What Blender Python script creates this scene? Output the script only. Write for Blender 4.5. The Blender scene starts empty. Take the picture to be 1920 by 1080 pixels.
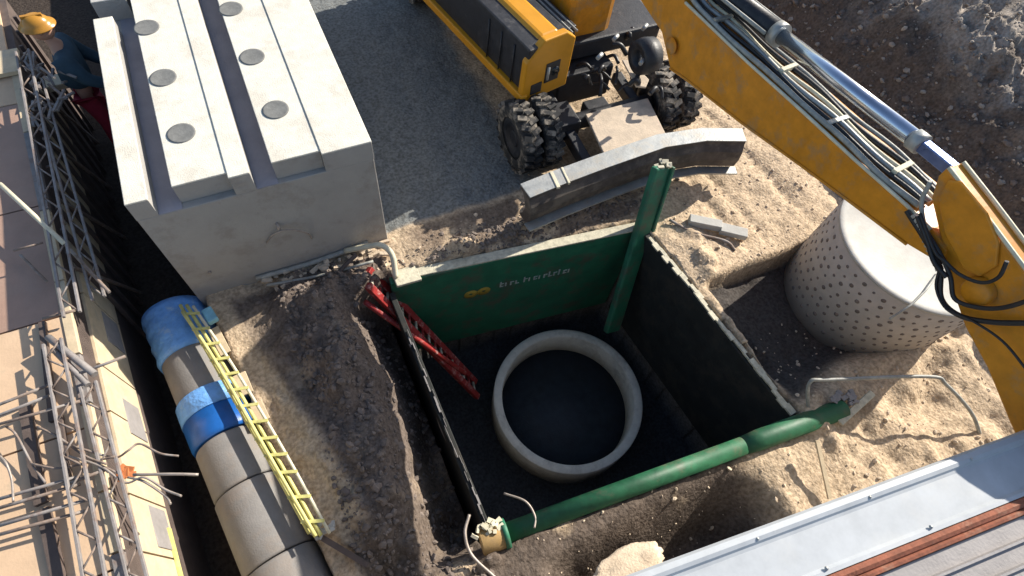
import bpy, bmesh, math, random
from mathutils import Vector, Matrix, noise
random.seed(7)
R = math.radians
sc = bpy.context.scene

# ------------------------------------------------------------------ camera
YAW, PITCH, ROLL, FPX, CH = R(-33), R(59.4), R(9.8), 1075.0, 7.0
def _basis():
    r = Vector((1, 0, 0)); f = Vector((0, math.cos(PITCH), -math.sin(PITCH))); u = r.cross(f)
    r2 = r * math.cos(ROLL) + u * math.sin(ROLL); u2 = -r * math.sin(ROLL) + u * math.cos(ROLL)
    rot = Matrix.Rotation(YAW, 3, 'Z')
    return rot @ r2, rot @ u2, rot @ f
CR, CU, CF = _basis()
CO = Vector((0, 0, CH))
cam = bpy.data.cameras.new('camera'); camo = bpy.data.objects.new('camera', cam)
sc.collection.objects.link(camo)
m = Matrix((CR, CU, -CF)).transposed().to_4x4(); m.translation = CO
camo.matrix_world = m
cam.sensor_width = 36; cam.lens = 36 * FPX / 1920; cam.clip_end = 2000; cam.clip_start = .05
sc.camera = camo

# ------------------------------------------------------------------ light
SUN_EL, SUN_AZ = R(29.6), R(14.8)            # azimuth measured from +X towards +Y
S = Vector((math.cos(SUN_EL) * math.cos(SUN_AZ), math.cos(SUN_EL) * math.sin(SUN_AZ), math.sin(SUN_EL)))
w = bpy.data.worlds.new('World'); sc.world = w; w.use_nodes = True
nt = w.node_tree; bg = nt.nodes['Background']
sky = nt.nodes.new('ShaderNodeTexSky'); sky.sky_type = 'NISHITA'; sky.sun_disc = False
sky.sun_elevation = SUN_EL; sky.sun_rotation = R(90) - SUN_AZ
nt.links.new(sky.outputs[0], bg.inputs[0]); bg.inputs[1].default_value = 0.11
sl = bpy.data.lights.new('sun', 'SUN'); sl.energy = 5.0; sl.angle = R(.5); sl.color = (1, .93, .82)
so = bpy.data.objects.new('sun', sl); sc.collection.objects.link(so)
so.rotation_euler = S.to_track_quat('Z', 'Y').to_euler(); so.location = (20, 2, 20)
sc.view_settings.view_transform = 'Standard'; sc.view_settings.look = 'None'
sc.view_settings.gamma = 1; sc.view_settings.exposure = 0.74; sc.view_settings.use_curve_mapping = False
sc.render.engine = 'CYCLES'

# ------------------------------------------------------------------ surveying helpers (photo point -> world point)
def ray(px, py): return CF * FPX + CR * (px - 960) - CU * (py - 540)
def G(px, py, z=0.): d = ray(px, py); return CO + d * ((z - CH) / d.z)
def GX(px, py, x): d = ray(px, py); return CO + d * (x / d.x)
def GY(px, py, y): d = ray(px, py); return CO + d * (y / d.y)

# ------------------------------------------------------------------ objects helpers
COL = sc.collection
def tag(o, label=None, cat=None, group=None, kind=None):
    if label: o['label'] = label
    if cat: o['category'] = cat
    if group: o['group'] = group
    if kind: o['kind'] = kind
    return o
def thing(name, label, cat, loc=(0, 0, 0), group=None):
    o = bpy.data.objects.new(name, None); COL.objects.link(o); o.location = loc
    o.empty_display_size = .2
    return tag(o, label, cat, group)
class MB:
    def __init__(s): s.bm = bmesh.new()
    def box(s, c, size, rz=0, rx=0, ry=0, M=None):
        r = bmesh.ops.create_cube(s.bm, size=1)
        T = M if M is not None else Matrix.Translation(Vector(c)) @ Matrix.Rotation(rz, 4, 'Z') @ Matrix.Rotation(ry, 4, 'Y') @ Matrix.Rotation(rx, 4, 'X')
        T = T @ Matrix.Diagonal((size[0], size[1], size[2], 1))
        bmesh.ops.transform(s.bm, matrix=T, verts=r['verts']); return s
    def span(s, x0, x1, y0, y1, z0, z1):
        return s.box(((x0 + x1) / 2, (y0 + y1) / 2, (z0 + z1) / 2), (abs(x1 - x0), abs(y1 - y0), abs(z1 - z0)))
    def bar(s, a, b, w_, h_, up=(0, 0, 1)):
        a = Vector(a); b = Vector(b); d = (b - a); L = d.length; d.normalize(); up = Vector(up)
        x = d.cross(up)
        if x.length < 1e-4: x = d.cross(Vector((1, 0, 0)))
        x.normalize(); z = x.cross(d)
        M = Matrix((x, d, z)).transposed().to_4x4(); M.translation = (a + b) / 2
        return s.box(None, (w_, L, h_), M=M)
    def tube(s, pts, r, n=10, cap=True, rs=None):
        pts = [Vector(p) for p in pts]; rings = []; prev = None
        for i, p in enumerate(pts):
            t = (pts[min(i + 1, len(pts) - 1)] - pts[max(i - 1, 0)])
            t.normalize()
            if prev is None:
                a = t.cross(Vector((0, 0, 1)))
                if a.length < 1e-3: a = t.cross(Vector((1, 0, 0)))
            else: a = prev - t * prev.dot(t)
            a.normalize(); prev = a; b = t.cross(a); rr = rs[i] if rs else r
            rings.append([s.bm.verts.new(p + (a * math.cos(k * 2 * math.pi / n) + b * math.sin(k * 2 * math.pi / n)) * rr) for k in range(n)])
        for i in range(len(rings) - 1):
            for k in range(n):
                f = s.bm.faces.new((rings[i][k], rings[i][(k + 1) % n], rings[i + 1][(k + 1) % n], rings[i + 1][k])); f.smooth = True
        if cap: s.bm.faces.new(rings[0][::-1]); s.bm.faces.new(rings[-1])
        return s
    def lathe(s, prof, n=48, M=None, closed=False, smooth=True):
        M = M or Matrix.Identity(4); rings = []
        for (r_, z_) in prof:
            rings.append([s.bm.verts.new(M @ Vector((r_ * math.cos(k * 2 * math.pi / n), r_ * math.sin(k * 2 * math.pi / n), z_))) for k in range(n)])
        rng = len(rings) if closed else len(rings) - 1
        for i in range(rng):
            A = rings[i]; B = rings[(i + 1) % len(rings)]
            for k in range(n):
                f = s.bm.faces.new((A[k], A[(k + 1) % n], B[(k + 1) % n], B[k])); f.smooth = smooth
        return s
    def prism(s, poly, vec):
        vec = Vector(vec); a = [s.bm.verts.new(Vector(p)) for p in poly]; b = [s.bm.verts.new(Vector(p) + vec) for p in poly]
        n = len(poly)
        s.bm.faces.new(a); s.bm.faces.new(b[::-1])
        for k in range(n): s.bm.faces.new((a[k], b[k], b[(k + 1) % n], a[(k + 1) % n]))
        return s
    def build(s, name, mat, parent=None, bevel=0, rough=0):
        bmesh.ops.recalc_face_normals(s.bm, faces=s.bm.faces)
        me = bpy.data.meshes.new(name); s.bm.to_mesh(me); s.bm.free()
        me.materials.append(mat); o = bpy.data.objects.new(name, me); COL.objects.link(o)
        if parent:
            o.parent = parent
            P = parent; off = Vector((0, 0, 0))
            while P: off += P.location; P = P.parent
            o.location = -off
        if bevel:
            b = o.modifiers.new('bevel', 'BEVEL'); b.width = bevel; b.segments = 2; b.limit_method = 'ANGLE'; b.angle_limit = R(40)
        return o
def curve(pts, n=8):
    pts = [Vector(p) for p in pts]; out = []
    P = [pts[0] * 2 - pts[1]] + pts + [pts[-1] * 2 - pts[-2]]
    for i in range(1, len(P) - 2):
        for k in range(n):
            t = k / n; a, b, c, d = P[i - 1], P[i], P[i + 1], P[i + 2]
            out.append(.5 * ((2 * b) + (c - a) * t + (2 * a - 5 * b + 4 * c - d) * t * t + (-a + 3 * b - 3 * c + d) * t ** 3))
    out.append(pts[-1]); return out

# ------------------------------------------------------------------ materials
def mat(name, col, rough=.8, metal=0, var=.25, scale=6, bump=.15, bscale=40, dirt=None, dscale=2, damt=.5, dlo=.5, spec=.4, bdist=.02):
    m = bpy.data.materials.new(name); m.use_nodes = True; t = m.node_tree; N = t.nodes; L = t.links
    b = N['Principled BSDF']; b.inputs['Metallic'].default_value = metal
    b.inputs['Specular IOR Level'].default_value = spec
    tc = N.new('ShaderNodeTexCoord')
    n1 = N.new('ShaderNodeTexNoise'); n1.inputs['Scale'].default_value = scale; n1.inputs['Detail'].default_value = 8; n1.inputs['Roughness'].default_value = .65
    L.new(tc.outputs['Object'], n1.inputs['Vector'])
    cr = N.new('ShaderNodeValToRGB'); cr.color_ramp.elements[0].position = .3; cr.color_ramp.elements[1].position = .7
    cr.color_ramp.elements[0].color = [c * (1 - var) for c in col] + [1]
    cr.color_ramp.elements[1].color = [min(1, c * (1 + var)) for c in col] + [1]
    L.new(n1.outputs[0], cr.inputs[0]); out = cr.outputs[0]
    if dirt:
        n2 = N.new('ShaderNodeTexNoise'); n2.inputs['Scale'].default_value = dscale; n2.inputs['Detail'].default_value = 10; n2.inputs['Roughness'].default_value = .7
        L.new(tc.outputs['Object'], n2.inputs['Vector'])
        r2 = N.new('ShaderNodeMapRange'); r2.inputs[1].default_value = dlo; r2.inputs[2].default_value = dlo + .12; r2.inputs[4].default_value = damt
        L.new(n2.outputs[0], r2.inputs[0])
        mx = N.new('ShaderNodeMix'); mx.data_type = 'RGBA'; mx.inputs[7].default_value = list(dirt) + [1]
        L.new(r2.outputs[0], mx.inputs[0]); L.new(out, mx.inputs[6]); out = mx.outputs[2]
    L.new(out, b.inputs['Base Color'])
    n3 = N.new('ShaderNodeTexNoise'); n3.inputs['Scale'].default_value = bscale; n3.inputs['Detail'].default_value = 6
    L.new(tc.outputs['Object'], n3.inputs['Vector'])
    bp = N.new('ShaderNodeBump'); bp.inputs['Strength'].default_value = bump; bp.inputs['Distance'].default_value = bdist
    L.new(n3.outputs[0], bp.inputs['Height']); L.new(bp.outputs[0], b.inputs['Normal'])
    mr = N.new('ShaderNodeMapRange'); mr.inputs[3].default_value = max(.05, rough - .12); mr.inputs[4].default_value = min(1, rough + .12)
    L.new(n1.outputs[0], mr.inputs[0]); L.new(mr.outputs[0], b.inputs['Roughness'])
    return m
M = {}
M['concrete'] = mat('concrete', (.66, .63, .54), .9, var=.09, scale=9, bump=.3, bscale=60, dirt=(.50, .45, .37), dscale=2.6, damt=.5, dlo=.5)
M['conc_face'] = mat('concrete_face', (.34, .325, .30), .9, var=.08, scale=2.5, bump=.3, bscale=30, dirt=(.22, .19, .16), dscale=2.2, damt=.45, dlo=.52)  # darker copy of the concrete, shade of the block's sides in its colour
M['groove'] = mat('groove_concrete', (.30, .29, .32), .9, var=.12, scale=3)  # recess shade put into a darker, bluish concrete
M['plug'] = mat('plug', (.17, .17, .16), .9, var=.2, scale=12)
M['pipe_conc'] = mat('pipe_concrete', (.215, .205, .195), .85, var=.12, scale=5, bump=.2, bscale=50, dirt=(.25, .2, .16), dscale=3, damt=.4)
M['ring'] = mat('ring_concrete', (.84, .80, .68), .8, var=.12, scale=6, bump=.2, dirt=(.36, .31, .24), dscale=2.5, damt=.4)
M['white_conc'] = mat('white_concrete', (.43, .42, .385), .85, var=.12, scale=6, bump=.15, dirt=(.38, .35, .31), dscale=2.5, damt=.55, dlo=.5)
M['green'] = mat('green_paint', (.026, .155, .085), .55, var=.25, scale=4, bump=.08, bscale=20, dirt=(.10, .09, .065), dscale=2.6, damt=.75, dlo=.5)
M['mud_steel'] = mat('muddy_steel', (.02, .022, .02), .8, var=.4, scale=4, dirt=(.045, .038, .03), dscale=2.5, damt=.7)  # pit side panels: shade put into a near-black base, under mud
M['tube'] = mat('green_tube_paint', (.016, .10, .045), .55, var=.35, scale=5, bump=.15, bscale=12, dirt=(.09, .10, .06), dscale=3, damt=.75, dlo=.52)
M['edge'] = mat('worn_edge', (.52, .48, .36), .7, var=.3, scale=14, bump=.2, dirt=(.1, .14, .08), dscale=6, damt=.7, dlo=.62)
M['yellow'] = mat('machine_yellow', (.60, .265, .012), .38, var=.10, scale=3, bump=.04, bscale=15, dirt=(.30, .17, .05), dscale=3, damt=.5, dlo=.58)
M['orange'] = mat('boom_yellow', (.58, .225, .012), .45, var=.2, scale=5, bump=.08, bscale=12, dirt=(.36, .20, .08), dscale=4.5, damt=.7, dlo=.52)
M['black'] = mat('black_steel', (.022, .023, .027), .5, var=.4, scale=10, dirt=(.10, .09, .08), dscale=5, damt=.5, dlo=.58)
M['rubber'] = mat('tyre_rubber', (.03, .03, .03), .85, var=.3, scale=9, dirt=(.30, .26, .21), dscale=5, damt=.85, dlo=.49)
M['hose'] = mat('hose_rubber', (.018, .018, .02), .45, var=.3)
M['hose_grey'] = mat('grey_hose', (.30, .30, .27), .5, var=.3, scale=12)
M['chrome'] = mat('chrome', (.48, .52, .60), .2, metal=1, var=.05, bump=.02)
M['steel'] = mat('steel', (.36, .37, .36), .45, metal=.4, var=.2, scale=8, dirt=(.33, .30, .25), dscale=4, damt=.7, dlo=.5)
M['galv'] = mat('galvanised', (.42, .44, .455), .6, metal=.1, var=.12, scale=4, bump=.05, bscale=8, dirt=(.50, .50, .48), dscale=1.2, damt=.4, dlo=.55)
M['grey_sheet'] = mat('grey_sheet', (.30, .28, .27), .6, metal=.1, var=.12, scale=5)
M['rust'] = mat('rust', (.26, .09, .05), .85, var=.35, scale=9, bump=.3, dirt=(.40, .24, .16), dscale=5, damt=.7, dlo=.52)
M['rebar'] = mat('rebar', (.20, .15, .12), .7, var=.35, scale=20, dirt=(.32, .31, .30), dscale=4, damt=.7, dlo=.5)
M['alu'] = mat('grey_profile', (.23, .21, .20), .65, var=.25, scale=9, dirt=(.20, .13, .10), dscale=7, damt=.7, dlo=.52)
M['ply'] = mat('plywood', (.60, .42, .27), .75, var=.10, scale=3, bump=.1, dirt=(.36, .30, .21), dscale=3, damt=.5, dlo=.55)
M['brown_ply'] = mat('brown_film_plywood', (.36, .23, .17), .6, var=.12, scale=3, dirt=(.36, .25, .19), dscale=2.5, damt=.4)  # block's shadow on the upper deck put into a browner plywood
M['timber'] = mat('timber', (.56, .45, .30), .8, var=.14, scale=6, dirt=(.38, .34, .27), dscale=4, damt=.6, dlo=.55)
M['dark_timber'] = mat('dark_timber', (.10, .075, .065), .85, var=.25, scale=6)
M['grey_pad'] = mat('grey_pad', (.27, .25, .24), .8, var=.15, scale=7)
M['blue'] = mat('blue_wrap', (.15, .36, .74), .38, var=.2, scale=6, bump=.6, bscale=14, dirt=(.42, .55, .66), dscale=5, damt=.7, dlo=.56, bdist=.04)
M['deep_blue'] = mat('deep_blue', (.012, .10, .36), .35, var=.15, scale=5)
M['yellow_tape'] = mat('yellow_strip', (.60, .56, .20), .5, var=.2, scale=12, dirt=(.45, .42, .28), dscale=6, damt=.5, dlo=.55)
M['cream'] = mat('cream_strip', (.62, .57, .42), .7, var=.15, scale=9)
M['red'] = mat('red_paint', (.30, .028, .025), .45, var=.2, scale=12, dirt=(.55, .36, .32), dscale=9, damt=.7, dlo=.53)
M['fabric_red'] = mat('red_fabric', (.30, .02, .045), .9, var=.2)
M['fabric_teal'] = mat('teal_fabric', (.035, .07, .10), .9, var=.25)
M['helmet'] = mat('helmet_plastic', (.42, .20, .03), .3, var=.05, bump=0)
M['skin'] = mat('skin', (.40, .23, .16), .6, var=.08, bump=.02)
M['hair'] = mat('hair', (.03, .02, .015), .8)
M['wire'] = mat('wire', (.34, .29, .25), .5, metal=.3)
M['marking_y'] = mat('yellow_marking', (.42, .30, .05), .6, bump=0)
M['marking_w'] = mat('white_marking', (.40, .45, .42), .6, bump=0)
M['glass'] = mat('dark_glass', (.01, .014, .018), .08, bump=0, spec=.6)

def noise_z(x, y, s, o=4):
    return noise.fractal(Vector((x * s, y * s, 3.1)), 1.0, 2.1, o)
def ss(a, b, x):
    t = max(0, min(1, (x - a) / (b - a))) if a != b else (x > a); return t * t * (3 - 2 * t)
# ------------------------------------------------------------------ ground
PIT = [(.60, 4.33), (4.62, 3.83), (5.0, .12), (.62, .5), (.60, 1.6), (.60, 3.0)]          # pit outline
def in_pit(x, y, g=0.0):
    
    if not (0 < x < 5.1 and 0 < y < 4.4): return False
    for i in range(len(PIT)):
        (x0, y0), (x1, y1) = PIT[i], PIT[(i + 1) % len(PIT)]
        if (x1 - x0) * (y - y0) - (y1 - y0) * (x - x0) > -g: return False
    return True
def deck_x(y): return -2.47 - .077 * (y - 1.35)   # foot of the formwork face
_p0 = G(328, 590, -.28); _p1 = G(530, 1060, -.28)
def pipe_x(y): return _p0.x + (_p1.x - _p0.x) * (y - _p0.y) / (_p1.y - _p0.y)
def height(x, y):
    h = .05 * noise_z(x, y, .5) + .035 * noise_z(x + 9, y, 2.2, 4) + .012 * noise_z(x, y + 5, 9, 2)
    # pipe trench
    right = pipe_x(y) + .33 + .05 * noise_z(x, y, 1.5)
    if y > 4.8: right = -1.75
    tr = 1 - ss(right, right + .13, x)
    h -= 1.1 * tr * ss(-6.5, -6.2, x)
    # mound of dug clay between the pipe and the pit
    d = math.exp(-((x + .25) / .55) ** 2) * ss(.8, 1.6, y) * (1 - ss(4.3, 4.8, y))
    h += .28 * d + .22 * d * noise_z(x + 3, y, 1.7, 4)
    h -= 1.25 * ss(-.10, .60, x + .10 * noise_z(x, y, 1.2) - .18 * ss(2.4, 1.2, y) * 0 + .12 * ss(2.6, 1.0, y)) * (1 - ss(.7, .75, x)) * ss(.4, .9, y) * (1 - ss(4.0, 4.3, y))
    if -1.1 < x < .7 and .3 < y < 4.9: h += .085 * noise_z(x + 1, y, 2.8, 5) + .045 * abs(noise_z(x, y + 7, 6, 4))
    # hollow around the perforated cone
    hole = ss(4.9, 5.15, x) * (1 - ss(7.6, 8.4, x)) * ss(.45, 1.1, y) * (1 - ss(2.42, 2.56, y))
    h -= .38 * hole
    # spoil along the shoring edge (right)
    h += .10 * math.exp(-((x - 5.2) / .25) ** 2) * ss(-.5, 0, y) * (1 - ss(3.0, 3.8, y)) * (1 + noise_z(x, y, 4))
    # heap behind the shoring panel
    h += .16 * math.exp(-((y - 4.32) / .15) ** 2) * ss(1.3, 1.8, x) * (1 - ss(4.3, 4.6, x)) * (1 + .9 * noise_z(x, y, 3))
    # wheel ruts pressed into the sand right of the blade
    for rx in (5.75, 6.15, 7.1):
        rt = math.exp(-((x - rx - .25 * (5 - y) * .4) / .09) ** 2) * ss(2.6, 3.1, y) * (1 - ss(5.4, 6.2, y)); h -= .035 * rt * (1 + .5 * math.sin(y * 38))
    # spoil bank on the far right
    cx = 9.5 + .25 * noise_z(0, y, .7, 3) + .12 * (y - 4)
    b = ss(cx - .5, cx + 1.7, x)
    n = .5 + .5 * noise_z(x, y, .9, 5)
    h += b * (1.35 + .5 * noise_z(x + 5, y, .6, 5)) + .30 * b * noise_z(x, y, 2.2, 5) + .10 * b * noise_z(x, y + 3, 6.5, 4)
    h -= .5 * ss(7.9, 8.8, x) * (1 - ss(cx - .4, cx + .5, x)) * ss(1, 2, y)
    h += .12 * ss(1.5, .3, y) * ss(5.2, 5.6, x) * noise_z(x, y, 1.6, 4)
    # rough bottom-left strip
    h += .10 * ss(1.6, .9, y) * noise_z(x, y, 2.2, 5) * ss(-1.2, -.9, x) * (1 - ss(.4, .5, x))
    h -= .8 * ss(.9, 1.5, x) * (1 - ss(3.2, 4.2, x)) * (1 - ss(-.5, .25, y)) * ss(-1.2, -.8, y)
    if in_pit(x, y): return -3.2 + .08 * noise_z(x, y, 1.5)
    return h
def ground_cols(x, y):
    n = noise_z(x, y, 1.3, 5); n2 = noise_z(x + 20, y, .6, 3)
    sand = (.62, .48, .33); clay = (.170, .136, .114); grey = (.215, .225, .22); brown = (.15, .118, .095); rub = (.38, .33, .28)
    def mix(a, b, t): return tuple(a[i] * (1 - t) + b[i] * t for i in range(3))
    c = sand
    g = (1 - ss(3.3, 3.6, x + .1 * n)) * ss(4.98, 5.06, y + .05 * n)
    c = mix(c, grey, g)
    bx = -.94 - .28 * (max(y, 1.7) - 3.1); cl = ss(bx - .05, bx + .10, x + .10 * n) * (1 - ss(.72, .75, x)) * (1 - ss(4.62, 4.80, y + .08 * n))
    c = mix(c, clay, cl * (1 - .35 * ss(.1, .5, n)))
    c = mix(c, mix(brown, sand, ss(.25, .5, n)), ss(1.5, 1.0, y + .2 * n) * ss(-.9, -.6, x) * (1 - ss(3.6, 4.3, x + .3 * n)))
    cone_shade = ss(4.9, 5.1, x) * (1 - ss(7.2, 8.2, x + .3 * n)) * ss(.45, .75, y + .3 * n2 - .18 * max(0, x - 5.6)) * (1 - ss(2.42, 2.5, y))
    c = mix(c, (.05, .048, .05), cone_shade * .95)  # shadow of cone and boom painted as near-black soil
    # muddy track marks in front of the blade and behind the panel
    mud = (1 - ss(4.9, 5.0, y)) * ss(3.9, 4.05, y) * ss(1.1, 1.6, x + .3 * n) * (1 - ss(4.6, 5.2, x + .5 * n)) * ss(-.1, .25, n + .15)
    c = mix(c, (.16, .12, .095), mud * .8)
    b = ss(8.3, 8.9, x + .25 * n)
    c = mix(c, brown, b); c = mix(c, rub, ss(10.3, 11.0, x + .5 * n) * ss(-.45, .1, n + .1))
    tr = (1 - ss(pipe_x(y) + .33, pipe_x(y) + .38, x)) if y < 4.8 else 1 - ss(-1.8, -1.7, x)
    c = mix(c, (.07, .055, .045), tr)  # trench shade put into a dark ground colour
    if in_pit(x, y): c = (.060, .064, .070)
    return c
def axis(lo, hi, st, far):
    a = []; x = lo
    while x <= hi: a.append(x); x += st
    s = st; l = lo; L_ = []
    while l > -far: s *= 1.35; l -= s; L_.append(l)
    s = st; h_ = a[-1]; H_ = []
    while h_ < far: s *= 1.35; h_ += s; H_.append(h_)
    return L_[::-1] + a + H_
xs = axis(-2.4, 12.5, .042, 400); ys = axis(-.9, 9.5, .042, 400)
bm = bmesh.new(); cl = bm.loops.layers.color.new('soil') if False else None
verts = []; cols = []
for y in ys:
    for x in xs:
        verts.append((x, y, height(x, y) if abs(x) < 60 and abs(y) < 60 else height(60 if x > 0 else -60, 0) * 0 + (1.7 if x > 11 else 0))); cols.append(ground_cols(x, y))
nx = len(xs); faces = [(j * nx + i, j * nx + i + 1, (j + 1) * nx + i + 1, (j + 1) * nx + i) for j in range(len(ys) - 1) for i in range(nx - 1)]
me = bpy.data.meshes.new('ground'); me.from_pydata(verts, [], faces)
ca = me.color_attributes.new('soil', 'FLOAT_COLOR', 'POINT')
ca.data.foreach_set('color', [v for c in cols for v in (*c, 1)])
me.polygons.foreach_set('use_smooth', [True] * len(me.polygons))
gm = mat('soil', (1, 1, 1), .95, var=.3, scale=7, bump=.6, bscale=26, spec=.15, bdist=.035)
t = gm.node_tree; b = t.nodes['Principled BSDF']; at = t.nodes.new('ShaderNodeAttribute'); at.attribute_name = 'soil'
mx = t.nodes.new('ShaderNodeMix'); mx.data_type = 'RGBA'; mx.blend_type = 'MULTIPLY'; mx.inputs[0].default_value = 1
src = b.inputs['Base Color'].links[0].from_socket
# pebbly speckle
tcn = t.nodes.new('ShaderNodeTexCoord'); vo = t.nodes.new('ShaderNodeTexNoise'); vo.inputs['Scale'].default_value = 22; vo.inputs['Detail'].default_value = 3
t.links.new(tcn.outputs['Object'], vo.inputs['Vector'])
rr = t.nodes.new('ShaderNodeValToRGB'); rr.color_ramp.elements[0].position = .34; rr.color_ramp.elements[1].position = .62
rr.color_ramp.elements[0].color = (.68, .66, .64, 1); rr.color_ramp.elements[1].color = (1.12, 1.12, 1.12, 1)
t.links.new(vo.outputs[0], rr.inputs[0])
m2 = t.nodes.new('ShaderNodeMix'); m2.data_type = 'RGBA'; m2.blend_type = 'MULTIPLY'; m2.inputs[0].default_value = 1
t.links.new(src, mx.inputs[6]); t.links.new(at.outputs['Color'], mx.inputs[7])
t.links.new(mx.outputs[2], m2.inputs[6]); t.links.new(rr.outputs[0], m2.inputs[7]); t.links.new(m2.outputs[2], b.inputs['Base Color'])
me.materials.append(gm)
go = bpy.data.objects.new('ground', me); COL.objects.link(go); tag(go, kind='structure')
bm.free()

_ib = bmesh.new(); bmesh.ops.create_icosphere(_ib, subdivisions=1, radius=1)
ICO_V = [v.co.copy() for v in _ib.verts]; ICO_F = [[v.index for v in f.verts] for f in _ib.faces]; _ib.free()
def stones(name, n, fn, smin, smax, mt, label, cat, seed):
    rnd = random.Random(seed); c = 0; vs = []; fs = []
    while c < n:
        x, y = fn(rnd)
        if in_pit(x, y, -.05) or (name == 'gravel' and x < 3.2 and y > 4.9): c += 1; continue
        s = smin * (smax / smin) ** (rnd.random() ** 2.2); z = height(x, y)
        rot = Matrix.Rotation(rnd.random() * 6.28, 3, 'Z') @ Matrix.Rotation(rnd.random() * 6.28, 3, 'X')
        k = len(vs); p = Vector((x, y, z + s * .2))
        for v in ICO_V:
            q = v * (s * rnd.uniform(.75, 1.25)); vs.append(rot @ Vector((q.x * 1.2, q.y, q.z * .7)) + p)
        fs += [[a + k for a in f] for f in ICO_F]; c += 1
    me = bpy.data.meshes.new(name); me.from_pydata(vs, [], fs); me.materials.append(mt)
    o = bpy.data.objects.new(name, me); COL.objects.link(o); return tag(o, label, cat, kind='stuff')
M['clod'] = mat('tan_clods', (.56, .45, .33), .95, var=.35, scale=5, bump=.5)
M['clod_dark'] = mat('dark_clods', (.17, .137, .115), .95, var=.3, scale=5, bump=.5)
M['rubble'] = mat('rubble_stone', (.32, .28, .235), .95, var=.4, scale=5, bump=.5)
stones('gravel', 1500, lambda r: (r.uniform(.6, 8.6), r.choice([r.uniform(3.8, 7.2), r.uniform(-1, 1.6), r.uniform(2.4, 4)])), .008, .035, M['clod'], 'loose tan clods and grit scattered over the sunlit sand', 'gravel', 1)
stones('dirt_clods', 2200, lambda r: (r.uniform(-.75, .58), r.uniform(.2, 4.8)), .008, .055, M['clod_dark'], 'dark clay crumbs covering the dug mound between pipe and pit', 'soil clods', 2)
stones('dirt_clods', 900, lambda r: (r.gauss(3.0, 1.1), r.gauss(4.32, .16)), .01, .05, M['clod_dark'], 'dark and reddish clods heaped behind the green shoring panel', 'soil clods', 5)
stones('rubble', 4500, lambda r: (r.uniform(9.9, 17), r.uniform(0, 12)), .012, .055, M['rubble'], 'grey rubble and stones over the spoil bank', 'rubble', 3)
stones('dirt_clods', 1200, lambda r: (r.uniform(8.6, 11.5), r.uniform(0, 9)), .015, .07, M['clod_dark'], 'dark brown clods on the face of the spoil bank', 'soil clods', 4)

# ------------------------------------------------------------------ precast block
blk = thing('concrete_culvert_block', 'large precast concrete block with two long grooves and six dark round plugs on top', 'concrete block', (-.4, 4.86, 0))
YF, YB = 4.86, 10.2; TOP = 2.0
b = MB()
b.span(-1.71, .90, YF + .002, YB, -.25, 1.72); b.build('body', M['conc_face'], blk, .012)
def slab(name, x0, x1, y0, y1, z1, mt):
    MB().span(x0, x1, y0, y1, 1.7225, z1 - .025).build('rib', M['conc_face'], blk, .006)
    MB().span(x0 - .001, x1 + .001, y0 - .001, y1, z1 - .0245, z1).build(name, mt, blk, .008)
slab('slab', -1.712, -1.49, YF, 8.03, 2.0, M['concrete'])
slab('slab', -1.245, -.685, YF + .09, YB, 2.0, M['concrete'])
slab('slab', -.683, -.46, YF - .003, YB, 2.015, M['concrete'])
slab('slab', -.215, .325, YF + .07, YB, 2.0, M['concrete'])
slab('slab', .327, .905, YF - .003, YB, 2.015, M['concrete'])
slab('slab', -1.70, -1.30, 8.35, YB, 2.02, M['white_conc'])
MB().span(-1.488, -1.2475, YF + .004, YB, 1.7225, 1.73).build('groove', M['groove'], blk)
MB().span(-.458, -.2175, YF + .004, YB, 1.7225, 1.73).build('groove', M['groove'], blk)
for px, py in [(275, 52), (306, 146), (340, 250), (433, 17), (473, 107), (517, 206)]:
    p = G(px, py, 2.0)
    MB().lathe([(0, .0), (.13, .0), (.15, .004), (.152, -.01)], 40, Matrix.Translation((p.x, p.y, 2.006))).build('plug', M['plug'], blk)
lp = curve([GY(500, 455, YF - .01), GY(512, 440, YF - .05), GY(540, 431, YF - .10), GY(575, 437, YF - .08), GY(585, 447, YF - .01)])
MB().tube(lp, .012, 8).build('lifting_loop', M['wire'], blk)
MB().tube([GY(518, 418, YF), GY(525, 432, YF - .06)], .018, 8).build('anchor', M['wire'], blk)
MB().lathe([(0, 0), (.02, 0), (.02, .02), (0, .02)], 12, Matrix.Translation(GY(393, 510, YF)) @ Matrix.Rotation(R(90), 4, 'X')).build('anchor', M['wire'], blk)

# ------------------------------------------------------------------ shoring box
SA = math.atan2(3.72 - 4.08, 4.46 - 1.2)
sh = thing('trench_shoring_box', 'green steel trench shoring box with worn cream top edges lining the pit', 'shoring box', (2.7, 2.2, -2.4))
BL, BR = Vector((.70, 4.16, 0)), Vector((4.55, 3.70, 0)); FL, FR = Vector((.72, .70, 0)), Vector((4.86, .28, 0))
d = (BR - BL).normalized(); nrm = Vector((-d.y, d.x, 0))
MB().bar(BL + nrm * .06 + Vector((0, 0, -1.2)), BR + nrm * .06 + Vector((0, 0, -1.2)), .12, 2.38).build('back_panel', M['green'], sh, .01)
MB().bar(BL + nrm * .05 + Vector((.38, 0, .005)), BR + nrm * .05 + Vector((0, 0, .005)), .15, .03).build('top_edge', M['edge'], sh, .006)
MB().bar(BL + nrm * .03 + Vector((.06, 0, .03)), BL + nrm * .03 + Vector((.42, 0, .0)), .26, .05).build('corner_plate', M['edge'], sh, .01)
MB().tube([GY(862, 520, BL.y - .06) , GY(862, 520, BL.y - .06) + Vector((0, 0, -2.2))], .012, 6).build('weld_seam', M['green'], sh)
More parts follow.
